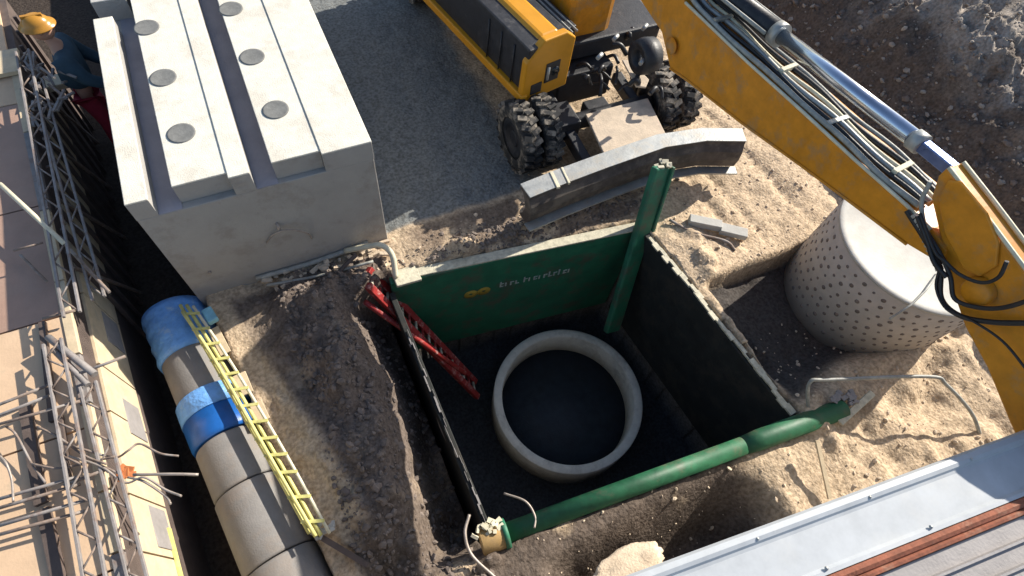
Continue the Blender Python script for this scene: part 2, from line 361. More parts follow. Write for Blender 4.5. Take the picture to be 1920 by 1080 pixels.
# small markings on the panel: yellow emblem and pale lettering strokes
def panel_pt(px, py):
    dr = ray(px, py); n_ = -nrm; t_ = (BL - CO).dot(n_) / dr.dot(n_); return CO + dr * t_ - nrm * .004
pm = MB(); c0 = panel_pt(893, 549)
for k, (ox, oz, r_) in enumerate([(-.09, 0, .11), (.12, .01, .11)]):
    cc = c0 + d * ox + Vector((0, 0, oz)); T = Matrix.Translation(cc) @ Matrix.Rotation(SA, 4, 'Z') @ Matrix.Rotation(R(90), 4, 'X')
    pm.lathe([(.028, 0), (r_, 0), (r_, .004), (.028, .004)], 24, T)
pm.build('emblem', M['marking_y'], sh)
p0 = panel_pt(938, 538); p1 = panel_pt(1066, 510); L = (p1 - p0).length; u = (p1 - p0).normalized(); x_ = 0; k = 0
while x_ < L:
    hgt = .15 if k in (0, 4, 9, 11) else .10; pm = MB()
    pm.box(p0 + u * x_ + Vector((0, 0, hgt / 2)), (.026, .006, hgt), rz=SA)
    if k % 2 == 0: pm.box(p0 + u * (x_ + .028) + Vector((0, 0, .09)), (.05, .006, .022), rz=SA)
    if k % 3 == 0: pm.box(p0 + u * (x_ + .028) + Vector((0, 0, .014)), (.05, .006, .022), rz=SA)
    pm.build('letter', M['marking_w'], sh)
    x_ += .085 if k != 3 else .14; k += 1
MB().bar(BR + Vector((.05, -.1, -1.2)), FR + Vector((.05, 0, -1.2)), .1, 2.38).build('side_panel', M['mud_steel'], sh, .01)
MB().bar(BL + Vector((-.02, -.05, -1.3)), FL + Vector((-.02, .05, -1.3)), .08, 2.3).build('side_panel', M['mud_steel'], sh, .01)
# worn, ragged rim of the two side panels
def ragged(a, b, w0, z0, seed, gap=.0):
    rnd = random.Random(seed); m_ = MB(); n = 26
    for i in range(n):
        p = a.lerp(b, i / n); q = a.lerp(b, (i + 1.2) / n); o_ = Vector((rnd.uniform(-.02, .02), 0, rnd.uniform(0, .02)))
        m_.bar(p + o_ + Vector((0, 0, z0)), q + o_ + Vector((0, 0, z0)), w0 * (rnd.uniform(.5, 1.4) if rnd.random() > gap else .25), .03)
    return m_
ragged(BR + Vector((.05, -.2, 0)), FR + Vector((.05, .1, 0)), .07, .005, 4, .06).build('rim', M['edge'], sh)
ragged(BL + Vector((-.02, -.7, 0)), FL + Vector((-.02, .1, 0)), .018, -.14, 6, .6).build('rim', M['grey_pad'], sh)
# upright corner rail that stands above the ground
top = G(1240, 312, .95); bot = G(1203, 440, -.02)
rail = MB(); rail.bar(bot + (bot - top).normalized() * 1.9 + Vector((0, .06, 0)), top, .30, .12, up=(0, -1, 0)).build('corner_rail', M['green'], sh, .03)
rail = MB(); rail.bar(bot + Vector((.16, .02, -.1)), top + Vector((.16, .0, -.03)), .05, .2, up=(0, -1, 0)).build('rail_web', M['green'], sh, .01)
cp = MB(); rnd = random.Random(5)
for i in range(9):
    cp.box(top + Vector((rnd.uniform(-.1, .2), rnd.uniform(-.06, .08), rnd.uniform(-.02, .03))), (rnd.uniform(.03, .1), rnd.uniform(.03, .08), .03), rz=rnd.random() * 3, rx=rnd.uniform(-.4, .4))
cp.build('mud_cap', M['edge'], sh)
# lower spreader tube
a = G(948, 1000, .0); e = G(1585, 765, .06); dd = (e - a)
MB().tube([a, a + dd * .68], .112, 32).build('spreader_tube', M['tube'], sh)
MB().tube([a + dd * .665, a + dd * .72, a + dd * .99], .13, 32, rs=[.114, .132, .13]).build('sleeve', M['tube'], sh)
ax = dd.normalized()
MB().tube([a - ax * .30, a - ax * .02], .15, 28).build('end_socket', mat('ochre_socket', (.42, .27, .11), .7, var=.25, scale=6, dirt=(.2, .14, .08), dscale=3, damt=.6), sh, .015)
MB().tube([a - ax * .04, a + ax * .02], .165, 28).build('flange', M['green'], sh)
cp = MB()
for i in range(26):
    an = rnd.uniform(0, 6.28); rr_ = rnd.uniform(0, .15)
    cp.box(a - ax * rnd.uniform(.02, .3) + Vector((rnd.uniform(-.07, .07), rnd.uniform(.02, .17), rnd.uniform(.08, .16))), (rnd.uniform(.02, .09), rnd.uniform(.02, .06), .035), rz=an, rx=rnd.uniform(-.5, .5))
cp.build('mud_cap', M['cream'], sh)
pl = G(1600, 755, .12); MB().bar(pl + Vector((-.35, -.14, -.02)), pl + Vector((.33, .0, .02)), .09, .04).build('end_plate', M['edge'], sh, .01)
cp = MB()
for i in range(22): cp.box(G(rnd.uniform(1555, 1605), rnd.uniform(735, 760), .15), (rnd.uniform(.03, .1), rnd.uniform(.02, .07), .05), rz=rnd.random() * 3, rx=rnd.uniform(-.4, .4))
cp.build('mud_cap', M['grey_pad'], sh)

# ------------------------------------------------------------------ manhole ring in the pit
zr = -2.5; c1 = G(927, 745, zr); c2 = G(1206, 752, zr); cc = G(1066, 745, zr); rr_ = (c2 - c1).length / 2
rg = MB(); rg.lathe([(rr_, zr), (rr_ - .012, zr + .012), (rr_ * .895, zr + .012), (rr_ * .885, zr), (rr_ * .875, zr - .9), (rr_, zr - .9)], 96, Matrix.Translation((cc.x, cc.y, 0)), closed=True)
o = rg; 
mr_ = thing('manhole_ring', 'pale concrete manhole ring standing upright on the dark pit floor', 'manhole ring', (cc.x, cc.y, zr - .7))
rg.build('wall', M['ring'], mr_)
MB().lathe([(0, zr - .56), (rr_ * .88, zr - .56), (rr_ * .88, zr - .62), (0, zr - .62)], 64, Matrix.Translation((cc.x, cc.y, 0))).build('water', mat('murky_water', (.03, .038, .048), .5, spec=.3), mr_)

# ------------------------------------------------------------------ red ladder into the pit
la = G(690, 520, .12); lb = G(893, 730, -2.7); ax = (lb - la).normalized(); sd = ax.cross(Vector((.3, .2, 1))).normalized()
ld = thing('ladder', 'red painted ladder leaning down into the pit at its left back corner', 'ladder', lb)
for s in (-1, 1): MB().bar(la + sd * .16 * s, lb + sd * .16 * s, .10, .09).build('rail', M['red'], ld, .008)
n = 17
for i in range(n):
    p = la.lerp(lb, (i + .5) / n); MB().tube([p - sd * .12, p + sd * .12], .022, 8).build('rung', M['red'] if i % 2 else M['edge'], ld)
# second red strut beside it
sp = MB().tube([G(684, 566, -.05), G(872, 700, -1.6)], .04, 10).build('strut', M['red']); tag(sp, 'single red steel strut lying just left of the red ladder', 'strut')

# ------------------------------------------------------------------ perforated cone with flat lid
z1 = 1.15
pr = [G(*q, z1) for q in [(1575, 392), (1588, 450), (1615, 500), (1655, 540), (1710, 573), (1768, 588)]]
# fit circle
def fit(ps):
    import numpy as np
    A = np.array([[2 * p.x, 2 * p.y, 1] for p in ps]); B_ = np.array([p.x ** 2 + p.y ** 2 for p in ps]); s_ = np.linalg.lstsq(A, B_, rcond=None)[0]
    return s_[0], s_[1], math.sqrt(s_[2] + s_[0] ** 2 + s_[1] ** 2)
cx, cy, cr_ = fit(pr); print('CONE', cx, cy, cr_)
zb = -.4
cone = thing('perforated_shaft_section', 'round concrete shaft section with perforated wall and flat pale lid beside the boom', 'shaft section', (cx, cy, zb))
pmat = mat('perforated_concrete', (.46, .41, .365), .9, var=.1, scale=5, bump=.2)
MB().lathe([(0, z1 - .03), (cr_ - .012, z1 - .03), (cr_, z1 - .05), (cr_ * 1.0, zb), (0, zb)], 96, Matrix.Translation((cx, cy, 0))).build('wall', pmat, cone)
MB().lathe([(0, z1 - .006), (cr_ - .08, z1 - .006), (cr_ - .07, z1 + .008), (cr_ + .004, z1 + .008), (cr_ + .010, z1), (cr_ + .008, z1 - .028), (0, z1 - .028)], 96, Matrix.Translation((cx, cy, 0))).build('lid', M['white_conc'], cone)
hm = MB(); nrow = 9; ncol = 46
for j in range(nrow):
    for k in range(ncol):
        an = (k + .5 * (j % 2) + .16 * math.sin(k * 12.9 + j * 7.7)) / ncol * 2 * math.pi; z_ = z1 - .17 - j * .145 + .014 * math.sin(k * 5.3 + j * 9.1)
        T = Matrix.Translation((cx, cy, 0)) @ Matrix.Rotation(an, 4, 'Z') @ Matrix.Translation((cr_ + .0025, 0, z_)) @ Matrix.Rotation(R(90), 4, 'Y')
        rr0 = .027 + .007 * math.sin(k * 3.7 + j * 5.1)
        hm.lathe([(0, 0), (rr0, 0), (rr0, -.01), (0, -.01)], 8, T)
hm.build('perforation', mat('hole_grime', (.17, .14, .125), .9), cone).__setitem__('kind', 'stuff')  # brown discs laid on the wall as holes
sk = G(1752, 520, z1 + .02); MB().tube([G(1762, 508, z1 + .03), G(1735, 545, z1 + .03), G(1708, 572, z1 + .02), G(1668, 598, z1 - .1)], .014, 8).build('cable', M['hose_grey'], None)
tag(bpy.data.objects['cable'], 'thin grey cable crossing the pale lid of the shaft section', 'cable')

# ------------------------------------------------------------------ excavator
ex = thing('wheeled_excavator', 'yellow wheeled excavator with grey dozer blade, seen partly from above', 'excavator', (4.75, 7, 0))
XC = 4.75
def tyre(x0, x1, cy_, label):
    r0 = .56; c_ = Vector(((x0 + x1) / 2, cy_, r0)); wd = x1 - x0
    wh = bpy.data.objects.new('wheel', None); COL.objects.link(wh); wh.parent = ex; wh.location = c_ - ex.location
    T = Matrix.Translation(c_) @ Matrix.Rotation(R(90), 4, 'Y'); h = wd / 2
    t_ = MB(); t_.lathe([(.33, -h + .02), (.46, -h), (.505, -h + .03), (.52, 0), (.505, h - .03), (.46, h), (.33, h - .02)], 40, T)
    for k in range(22):
        for s in (-1, 1):
            a_ = (k + (.5 if s > 0 else 0)) / 22 * 2 * math.pi
            T2 = T @ Matrix.Rotation(a_, 4, 'Z') @ Matrix.Translation((.533, 0, s * h * .48)) @ Matrix.Rotation(s * .35, 4, 'X')
            t_.box(None, (.06, .075, h * .95), M=T2)
    def place(mb, nm, mt):
        o = mb.build(nm, mt); o.parent = wh; o.location = -c_; return o
    place(t_, 'tyre', M['rubber'])
    place(MB().lathe([(0, -h * .5), (.2, -h * .5), (.22, -h * .85), (.34, -h + .03), (.34, h - .03), (.22, h * .7), (.12, h * .75), (.12, h * .95), (0, h * .95)], 28, T), 'rim', M['black'])
for x0, x1 in ((3.15, 3.45), (3.52, 3.82), (5.62, 5.94), (6.02, 6.34)): tyre(x0, x1, 5.62, '')
for x0, x1 in ((3.05, 3.37), (3.43, 3.75), (5.52, 5.87), (5.94, 6.29)): tyre(x0, x1, 10.2, '')
b = MB(); b.tube([(3.2, 5.62, .55), (6.3, 5.62, .55)], .13, 16); b.box((XC, 5.75, .5), (.4, .3, .3)); b.box((4.0, 5.65, .6), (.5, .5, .34)); b.build('axle', M['black'], ex, .02)
MB().tube([(3.2, 10.2, .6), (6.2, 10.2, .6)], .14, 16).build('axle', M['black'], ex)
MB().span(4.15, 6.2, 6.45, 7.9, 1.0, 1.32).build('upper_frame', M['black'], ex, .04)
MB().span(4.25, 5.25, 6.2, 10.2, .35, .95).build('chassis', M['black'], ex, .03)
MB().span(3.75, 5.75, 6.9, 8.4, .6, .92).build('outrigger_frame', M['black'], ex, .04)
dust = mat('dusty_plate', (.55, .45, .34), .9, var=.15, scale=6, bump=.3, dirt=(.40, .33, .26), dscale=4, damt=.6)
MB().prism([G(x_, y_, .72) for x_, y_ in ((1097, 218), (1213, 188), (1250, 262), (1135, 300))], (0, 0, .05)).build('linkage_plate', dust, ex, .01)
MB().prism([G(x_, y_, 1.34) for x_, y_ in ((1166, 115), (1180, 116), (1216, 152), (1210, 166), (1192, 164))], (0, 0, .03)).build('step_plate', dust, ex, .005)
for s in (4.08, 5.42): MB().bar((s, 6.3, .6), (s, 4.45, .45), .16, .2).build('blade_arm', M['black'], ex, .02)
# dozer blade: bowed plan, curved mouldboard
BZ = .22
pl_ = [G(x_, y_, .84) for x_, y_ in ((985, 360), (1060, 330), (1130, 304), (1240, 266), (1320, 254), (1395, 255))]
prof = [(.0, .62), (.25, .62), (.26, .57), (.17, .55), (.10, .42), (.08, .30), (.12, .16), (.20, .06), (.02, .05), (-.06, .14), (-.09, .3), (-.07, .46), (-.01, .56)]
bl = MB(); rings = []
for i, p in enumerate(pl_):
    q0 = pl_[max(0, i - 1)]; q1 = pl_[min(len(pl_) - 1, i + 1)]; tt = (q1 - q0).normalized(); nn = Vector((-tt.y, tt.x, 0))
    rings.append([bl.bm.verts.new(Vector((p.x, p.y, 0)) + nn * (u_ - .12) + Vector((0, 0, z_ + BZ))) for (u_, z_) in prof])
for i in range(len(rings) - 1):
    for k in range(len(prof)): bl.bm.faces.new((rings[i][k], rings[i][(k + 1) % len(prof)], rings[i + 1][(k + 1) % len(prof)], rings[i + 1][k]))
bl.bm.faces.new(rings[0]); bl.bm.faces.new(rings[-1][::-1])
bl.build('dozer_blade', mat('muddy_blade', (.085, .07, .06), .8, var=.4, scale=6, dirt=(.2, .17, .13), dscale=3, damt=.5), ex, .008)
bt = MB(); rings = []
for i, p in enumerate(pl_):
    q0 = pl_[max(0, i - 1)]; q1 = pl_[min(len(pl_) - 1, i + 1)]; tt = (q1 - q0).normalized(); nn = Vector((-tt.y, tt.x, 0))
    rings.append([bt.bm.verts.new(Vector((p.x, p.y, 0)) + nn * u_ + Vector((0, 0, z_ + BZ))) for (u_, z_) in [(-.125, .6205), (.142, .6205), (.145, .64), (-.128, .64)]])
for i in range(len(rings) - 1):
    for k in range(4): bt.bm.faces.new((rings[i][k], rings[i][(k + 1) % 4], rings[i + 1][(k + 1) % 4], rings[i + 1][k]))
bt.bm.faces.new(rings[0]); bt.bm.faces.new(rings[-1][::-1])
bt.build('top_plate', M['steel'], ex, .004)
lip = MB()
for i in range(len(pl_) - 1):
    p, q = pl_[i], pl_[i + 1]; lip.bar(Vector((p.x, p.y - .20, .04 + BZ)), Vector((q.x, q.y - .20, .04 + BZ)), .15, .03)
lip.build('cutting_edge', M['steel'], ex)
b = MB(); p = G(1040, 338, .85); b.box((p.x, p.y, .855), (.05, .3, .04), rz=-.1); p = G(1060, 330, .85); b.box((p.x, p.y, .855), (.03, .3, .04), rz=-.1); b.build('strap', M['cream'], ex, .004)
# side tank box of the upper structure (slewed a little)
A0 = Vector((3.40, 5.86, .95)); A1 = Vector((2.86, 8.75, .95)); ux = (A1 - A0).normalized(); vx = Vector((ux.y, -ux.x, 0))
def hb(u0, u1, v0, v1, z0, z1):
    c_ = A0 + ux * (u0 + u1) / 2 + vx * (v0 + v1) / 2; return ((c_.x, c_.y, (z0 + z1) / 2), (abs(v1 - v0), abs(u1 - u0), z1 - z0), math.atan2(vx.y, vx.x))
def hbox(m_, *a_): c_, s_, r_ = hb(*a_); m_.box(c_, s_, rz=r_); return m_
hbox(MB(), .02, 3.0, .06, .82, 1.02, 1.86).build('tank_side', M['black'], ex, .02)
hbox(MB(), -.03, 3.0, -.02, .09, .98, 1.12).build('sill_rail', M['yellow'], ex, .02)
f_ = MB(); f0 = A0 + vx * -.02
prof = [(0, 1.0), (.86, 1.02), (.88, 1.86), (.70, 2.0), (.30, 2.0), (.02, 1.72)]
f_.prism([A0 + vx * v_ + Vector((0, 0, z_ - 1.0)) for v_, z_ in prof], ux * .12); f_.build('front_panel', M['yellow'], ex, .02)
T_ = MB(); T_.prism([A0 + ux * .135 + vx * v_ + Vector((0, 0, z_ - 1.0)) for v_, z_ in [(.18, 1.70), (.34, 1.965), (.66, 1.965), (.70, 1.70)]], ux * 3.2); T_.build('hood', M['yellow'], ex, .05)
b = MB(); c_ = A0 + vx * .52 - ux * .004
b.box((c_.x, c_.y, 1.36), (.26, .02, .34), rz=math.atan2(vx.y, vx.x)); c_ = A0 + vx * .25 - ux * .004; b.box((c_.x, c_.y, 1.16), (.2, .02, .18), rz=math.atan2(vx.y, vx.x))
b.build('front_opening', M['black'], ex, .03)
c_ = A0 + vx * .43 - ux * .02; MB().tube([(c_.x, c_.y, 1.26), (c_.x, c_.y, 1.48)], .022, 8).build('light_bracket', M['steel'], ex)
c_ = A0 + vx * .56 - ux * .03; MB().lathe([(0, 0), (.07, 0), (.085, -.05), (0, -.07)], 20, Matrix.Translation((c_.x, c_.y, 1.36)) @ Matrix.Rotation(R(90), 4, 'X')).build('headlight', M['glass'], ex)
hbox(MB(), .3, 3.0, .84, 1.15, 1.2, 1.72).build('walkway', M['black'], ex, .02)
for k in range(3): MB().tube([A0 + ux * .2 + vx * (.9 + .09 * k) + Vector((0, 0, .76)), A0 + ux * 3 + vx * (.9 + .09 * k) + Vector((0, 0, .82))], .018, 6).build('pipe', M['hose_grey'], ex)
for k in range(3): MB().tube([A0 + ux * (.35 + k * .32) + vx * .03 + Vector((0, 0, .12)), A0 + ux * (.35 + k * .32) + vx * .05 + Vector((0, 0, .8))], .012, 6).build('rail_post', M['black'], ex)
# upper structure behind (mostly outside the picture)
b = MB(); b.span(3.3, 6.3, 7.9, 10.8, 1.0, 2.35); b.build('house', M['yellow'], ex, .08)
b = MB(); b.span(4.45, 5.3, 6.6, 7.95, 1.05, 2.05); b.build('boom_foot', M['orange'], ex, .12)
b = MB(); b.span(5.6, 6.5, 8.0, 9.6, 1.0, 3.4); b.build('cab', M['glass'], ex, .08)
b = MB(); b.lathe([(0, .9), (.75, .9), (.75, 1.05), (0, 1.05)], 36, Matrix.Translation((XC, 7.7, 0))); b.build('turntable', M['black'], ex)
# swing / valve clutter under the boom foot
rnd = random.Random(12); b = MB()
for i in range(26):
    p = G(rnd.uniform(1085, 1235), rnd.uniform(40, 170), rnd.uniform(1.0, 1.5)); q = p + Vector((rnd.uniform(-.25, .25), rnd.uniform(-.3, .3), rnd.uniform(-.15, .15)))
    MB().tube(curve([p, (p + q) / 2 + Vector((0, 0, .08)), q], 4), rnd.uniform(.015, .04), 8).build('hydraulic_hose', M['hose'], ex)
b = MB(); b.lathe([(.12, -.14), (.24, -.14), (.26, 0), (.24, .14), (.12, .14)], 28, Matrix.Translation(G(1210, 105, 1.7)) @ Matrix.Rotation(R(90), 4, 'Y'), closed=True); b.build('swing_joint', M['black'], ex)
for px, py in ((1205, 55), (1120, 110), (1200, 120), (1150, 75)): p = G(px, py, 1.75); MB().tube([p, p + Vector((.1, .05, .02))], .03, 10).build('fitting', M['steel'], ex)
for i in range(3): 
    pass
# boom: side profile laid out in its own vertical plane
XL = 4.55; BW = .48
top_px = [(1225, -120), (1285, 5), (1400, 115), (1500, 205), (1600, 297), (1700, 385), (1745, 430), (1775, 470)]
bot_px = [(1765, 497), (1700, 458), (1600, 383), (1500, 309), (1390, 230), (1285, 148), (1256, 128), (1240, 60), (1160, -60)]
poly = [GX(x, y, XL) for x, y in top_px + bot_px]
bo = MB(); bo.prism(poly, (BW, 0, 0)); bo.build('boom', M['orange'], ex, .015)
# flange lines on the boom's edges
for seq in (top_px[1:-1],):
    MB().tube([GX(x, y, XL - .012) for x, y in seq], .016, 6).build('weld_seam', M['cream'], ex)
MB().tube([GX(x, y, XL - .006) for x, y in bot_px[1:7]], .014, 6).build('weld_seam', M['orange'], ex)
p = GX(1262, 85, XL - .01); MB().lathe([(0, 0), (.06, 0), (.09, .012), (.10, .03)], 24, Matrix.Translation(p) @ Matrix.Rotation(R(-90), 4, 'Y')).build('pin_cap', M['orange'], ex)
# hoses and pipes on top of the boom
def top_at(x, dz=0, dx=0):
    for i in range(len(top_px) - 1):
        (x0, y0), (x1, y1) = top_px[i], top_px[i + 1]
        if x0 <= x <= x1:
            y = y0 + (y1 - y0) * (x - x0) / (x1 - x0); p = GX(x, y, XL); return p + Vector((dx, 0, dz))
for k in range(6):
    dx = .04 + k * .07; mt = [M['hose_grey'], M['hose'], M['steel'], M['cream'], M['hose'], M['hose_grey']][k]
    pts = [top_at(1230 + i * 32, .035 + .012 * math.sin(i * 1.3 + k), dx + .01 * math.sin(i * .9 + k * 2)) for i in range(16)]
    MB().tube(curve(pts, 3), .020 if k % 2 else .026, 8).build('hydraulic_hose', mt, ex)
for i in range(4):
    p = top_at(1330 + i * 105, .05, .16 + .1 * (i % 2)); MB().box(p, (.24, .05, .045), rx=-.1, rz=.1 * (i % 2)).build('hose_clamp', M['cream'] if i % 2 else M['steel'], ex, .006)
# bucket/arm cylinder
XM = XL + .30
ca_, cb_ = GX(1400, 18, XM), GX(1724, 268, XM); cd = (cb_ - ca_)
MB().tube([ca_ - cd * .5, ca_ + cd * .22], .105, 24).build('cylinder_barrel', M['black'], ex)
MB().tube([ca_ + cd * .2, ca_ + cd * .24], .12, 24).build('cylinder_gland', M['steel'], ex)
MB().tube([ca_ + cd * .22, cb_], .075, 24).build('cylinder_rod', M['chrome'], ex)
MB().tube([cb_ - cd * .03, cb_ + cd * .015], .09, 20).build('rod_end', M['steel'], ex)
MB().bar(cb_, GX(1800, 330, XM), .09, .10).build('rod_clevis', mat('blue_steel', (.10, .15, .32), .3, metal=.5), ex, .01)
for k in range(2): MB().tube([ca_ - cd * .3 + Vector((-.15 + .3 * k, 0, .03)), ca_ + cd * .2 + Vector((-.15 + .3 * k, 0, .02))], .02, 8).build('hydraulic_pipe', M['hose_grey'], ex)
# stick
st_px = [(1745, 372), (1758, 330), (1775, 314), (1835, 392), (1905, 486), (1990, 600), (2060, 700), (2120, 800), (2120, 1000), (1990, 1000), (1893, 795), (1850, 690), (1808, 612), (1790, 560), (1775, 500)]
st = MB(); XS = XL + .02; st.prism([GX(x, y, XS) for x, y in st_px], (.17, 0, 0)); st.build('stick', M['orange'], ex, .02)
MB().prism([GX(x, y, XS - .03) for x, y in [(1757, 372), (1776, 338), (1800, 340), (1850, 400), (1872, 455), (1868, 500), (1835, 520), (1805, 505), (1770, 440)]], (.028, 0, 0)).build('cheek_plate', M['orange'], ex, .02)
for off in ((0, 0), (18, -22)):
    MB().tube([*[GX(x_, y_, XS) + Vector((off[0] * .009, 0, .012)) for x_, y_ in ((1777, 316), (1835, 391), (1905, 485), (1990, 599))]], .016, 6).build('edge_flange', M['cream'], ex)
p = GX(1838, 545, XS - .005)
MB().lathe([(0, .07), (.10, .07), (.115, .05), (.12, 0)], 32, Matrix.Translation(p) @ Matrix.Rotation(R(-90), 4, 'Y')).build('pivot_pin', M['orange'], ex)
hs = [[(1700, 395), (1735, 450), (1762, 500), (1765, 560), (1800, 592), (1860, 604), (1940, 606)],
      [(1735, 430), (1765, 480), (1782, 520), (1790, 560), (1830, 576), (1880, 577), (1940, 560)],
      [(1725, 400), (1752, 470), (1772, 490), (1800, 515), (1840, 530), (1872, 520), (1888, 490)],
      [(1745, 340), (1728, 380), (1735, 430), (1750, 470), (1762, 500)],
      [(1762, 500), (1755, 540), (1775, 580), (1820, 600), (1880, 640), (1930, 700)],
      [(1720, 405), (1738, 450), (1752, 492), (1775, 520)]]
for i, h_ in enumerate(hs):
    MB().tube(curve([GX(x, y, XS - .07 - .03 * (i % 3)) for x, y in h_], 6), [.022, .018, .014, .018, .010, .02][i], 10).build('hydraulic_hose', M['hose'] if i != 3 else M['hose_grey'], ex)
b = MB(); p = GX(1745, 455, XS - .05)
for i in range(12): q = GX(1715 + i * 4.2, 405 + i * 9, XS - .06); b.box(q, (.05, .03, .04), rx=rnd.uniform(-.6, .6))
b.build('hose_fitting', M['steel'], ex, .004)

# ------------------------------------------------------------------ concrete scraps on the sand
def kerb(name, pts, z, w_, h_, mt, label, cat):
    p, q = G(*pts[0], z), G(*pts[1], z); o = MB().bar(p, q, w_, h_).build(name, mt, None, .008); tag(o, label, cat); return o
kerb('concrete_offcut', [(1292, 412), (1352, 424)], .10, .15, .12, M['white_conc'], 'small pale concrete offcut on the sand, nearer the green corner rail', 'concrete piece')
kerb('concrete_offcut', [(1350, 428), (1400, 440)], .09, .17, .10, M['white_conc'], 'small pale concrete offcut on the sand, nearer the perforated shaft section', 'concrete piece')
o = MB().tube(curve([G(1255, 412, .06), G(1300, 436, .07), G(1360, 452, .06), G(1378, 470, .03)]), .022, 8).build('steel_bar', M['rebar']); tag(o, 'short dark steel bar lying against two pale concrete offcuts', 'steel bar')
o = MB().tube(curve([G(1515, 770, .05), G(1518, 718, .45), G(1560, 712, .5), G(1740, 706, .55), G(1775, 722, .5), G(1822, 775, .25), G(1840, 822, .0)], 6), .024, 8).build('bent_pipe', M['hose_grey']); tag(o, 'thin bent grey pipe forming a low hoop before the perforated shaft section', 'pipe')
o = MB().bar(G(1532, 826, .25), G(1556, 935, .05), .05, .03).build('stake', M['timber']); tag(o, 'thin pale wooden stake leaning on the green spreader tube', 'stake')
o = MB().tube(curve([G(945, 925, .05), G(985, 940, .1), G(1003, 968, .1), G(1002, 990, .12)]), .013, 8).build('wire', M['wire']); tag(o, 'short curl of wire above the left end of the spreader tube', 'wire')
o = MB().tube(curve([G(880, 965, .1), G(872, 1000, .12), G(884, 1040, .1), G(925, 1080, .08), G(960, 1110, .05)]), .018, 8).build('cable', M['wire']); tag(o, 'grey cable looping down from the ochre tube end', 'cable')
o = MB().tube(curve([G(768, 645, -.15), G(800, 705, -.3), G(815, 760, -.4), G(826, 800, -.5), G(850, 850, -.45), G(882, 905, -.3)]), .014, 8).build('rope', M['wire']); tag(o, 'thin pale rope hanging along the left rim of the pit', 'rope')
b = MB()
for i in range(5):
    z = .18; p = G(1060 + i * 45, 1040 - i * 5, z)
p = G(1180, 1062, -.1); r = bmesh.ops.create_icosphere(b.bm, subdivisions=4, radius=1)
for v in r['verts']:
    k = 1 + .25 * noise.fractal(v.co * 1.6, 1, 2, 4); v.co = Vector((v.co.x * .5 * k, v.co.y * .18 * k, v.co.z * .10 * k)) + p
for f in b.bm.faces: f.smooth = True
o = b.build('boulder', M['clod']); tag(o, 'tan lump of earth beside the metal roof edge at the bottom', 'boulder')
# debris at the block's foot
b = MB(); rnd = random.Random(21)
for i in range(40):
    p = G(rnd.uniform(450, 745), 0, 0); x_ = rnd.uniform(-.9, .85); b.box((x_, 4.72 + rnd.uniform(-.12, .1), .04 + rnd.uniform(0, .06)), (rnd.uniform(.03, .16), rnd.uniform(.02, .07), .04), rz=rnd.uniform(-.4, .6), rx=rnd.uniform(-.3, .3))
o = b.build('debris', M['clod']); tag(o, 'crumbled mortar and scraps along the foot of the concrete block', 'debris', kind='stuff')
for i, (a_, b_, r_) in enumerate([((480, 522), (690, 455), .035), ((500, 535), (700, 490), .02)]):
    o = MB().tube(curve([G(*a_, .12), G((a_[0] + b_[0]) / 2, (a_[1] + b_[1]) / 2 + 4, .1), G(*b_, .14)]), r_, 10).build('hose', M['hose_grey']); tag(o, ['thick grey hose along the foot of the concrete block', 'thin grey hose on the ground just in front of the thick one'][i], 'hose')
o = MB().tube(curve([G(648, 470, .15), G(690, 462, .35), G(715, 460, .4), G(735, 478, .3), G(742, 520, .05)]), .04, 10).build('hose', M['cream']); tag(o, 'pale cream hose bent over at the corner of the shoring box', 'hose')
o = MB().tube(curve([G(612, 545, .05), G(640, 505, .2), G(668, 478, .3)]), .03, 8).build('prop', M['dark_timber']); tag(o, 'dark short prop leaning on the foot of the concrete block', 'prop')

# ------------------------------------------------------------------ pipeline in the trench
pz = -.28; P0 = G(328, 590, pz); P1 = G(530, 1060, pz); pd = (P1 - P0)
def PP(t): return P0 + pd * t
seg = [('pipe_section', .20, .42, .375, 'pipe_conc', 'short grey concrete pipe section between the two blue collars'),
       ('pipe_section', .56, .735, .39, 'pipe_conc', 'grey concrete pipe section just below the deep blue collar'),
       ('pipe_section', .74, .985, .40, 'pipe_conc', 'long grey concrete pipe section between two dark joints'),
       ('pipe_section', .99, 1.6, .41, 'pipe_conc', 'pinkish grey concrete pipe section at the bottom of the picture')]
for nm, t0, t1, r_, mt, lab in seg:
    x_ = pd.normalized(); n_ = pd.length
    o = MB().tube([PP(t0), PP(t0 + .006), PP(t1 - .006), PP(t1)], r_, 48, rs=[r_ - .015, r_, r_, r_ - .015]).build(nm, M[mt]); tag(o, lab, 'pipe section', 'pipe sections in the trench')
b = MB(); n = 10; b.tube([PP(.0 + .21 * i / n) for i in range(n + 1)], .43, 48, rs=[.40 + .012 * math.sin(i * 2.3) for i in range(n + 1)])
o = b.build('pipe_collar', M['blue']); tag(o, 'light blue wrinkled wrap round the pipe beside the big block', 'pipe collar')
cl_ = thing('pipe_collar', 'blue pipe coupling with a deep blue lower half, middle of the pipe', 'pipe collar', PP(.48))
MB().tube([PP(.38), PP(.385), PP(.455)], .44, 48, rs=[.40, .41, .415]).build('sleeve', M['blue'], cl_)
MB().tube([PP(.457), PP(.54), PP(.555)], .44, 48, rs=[.41, .41, .395]).build('band', M['deep_blue'], cl_)
p = G(394, 592, .15); o = MB().box(p, (.13, .22, .1), rz=.25).build('blue_block', mat('pale_blue', (.25, .52, .62), .5), None, .02); tag(o, 'small light blue plastic block at the left bottom corner of the big block', 'plastic block')
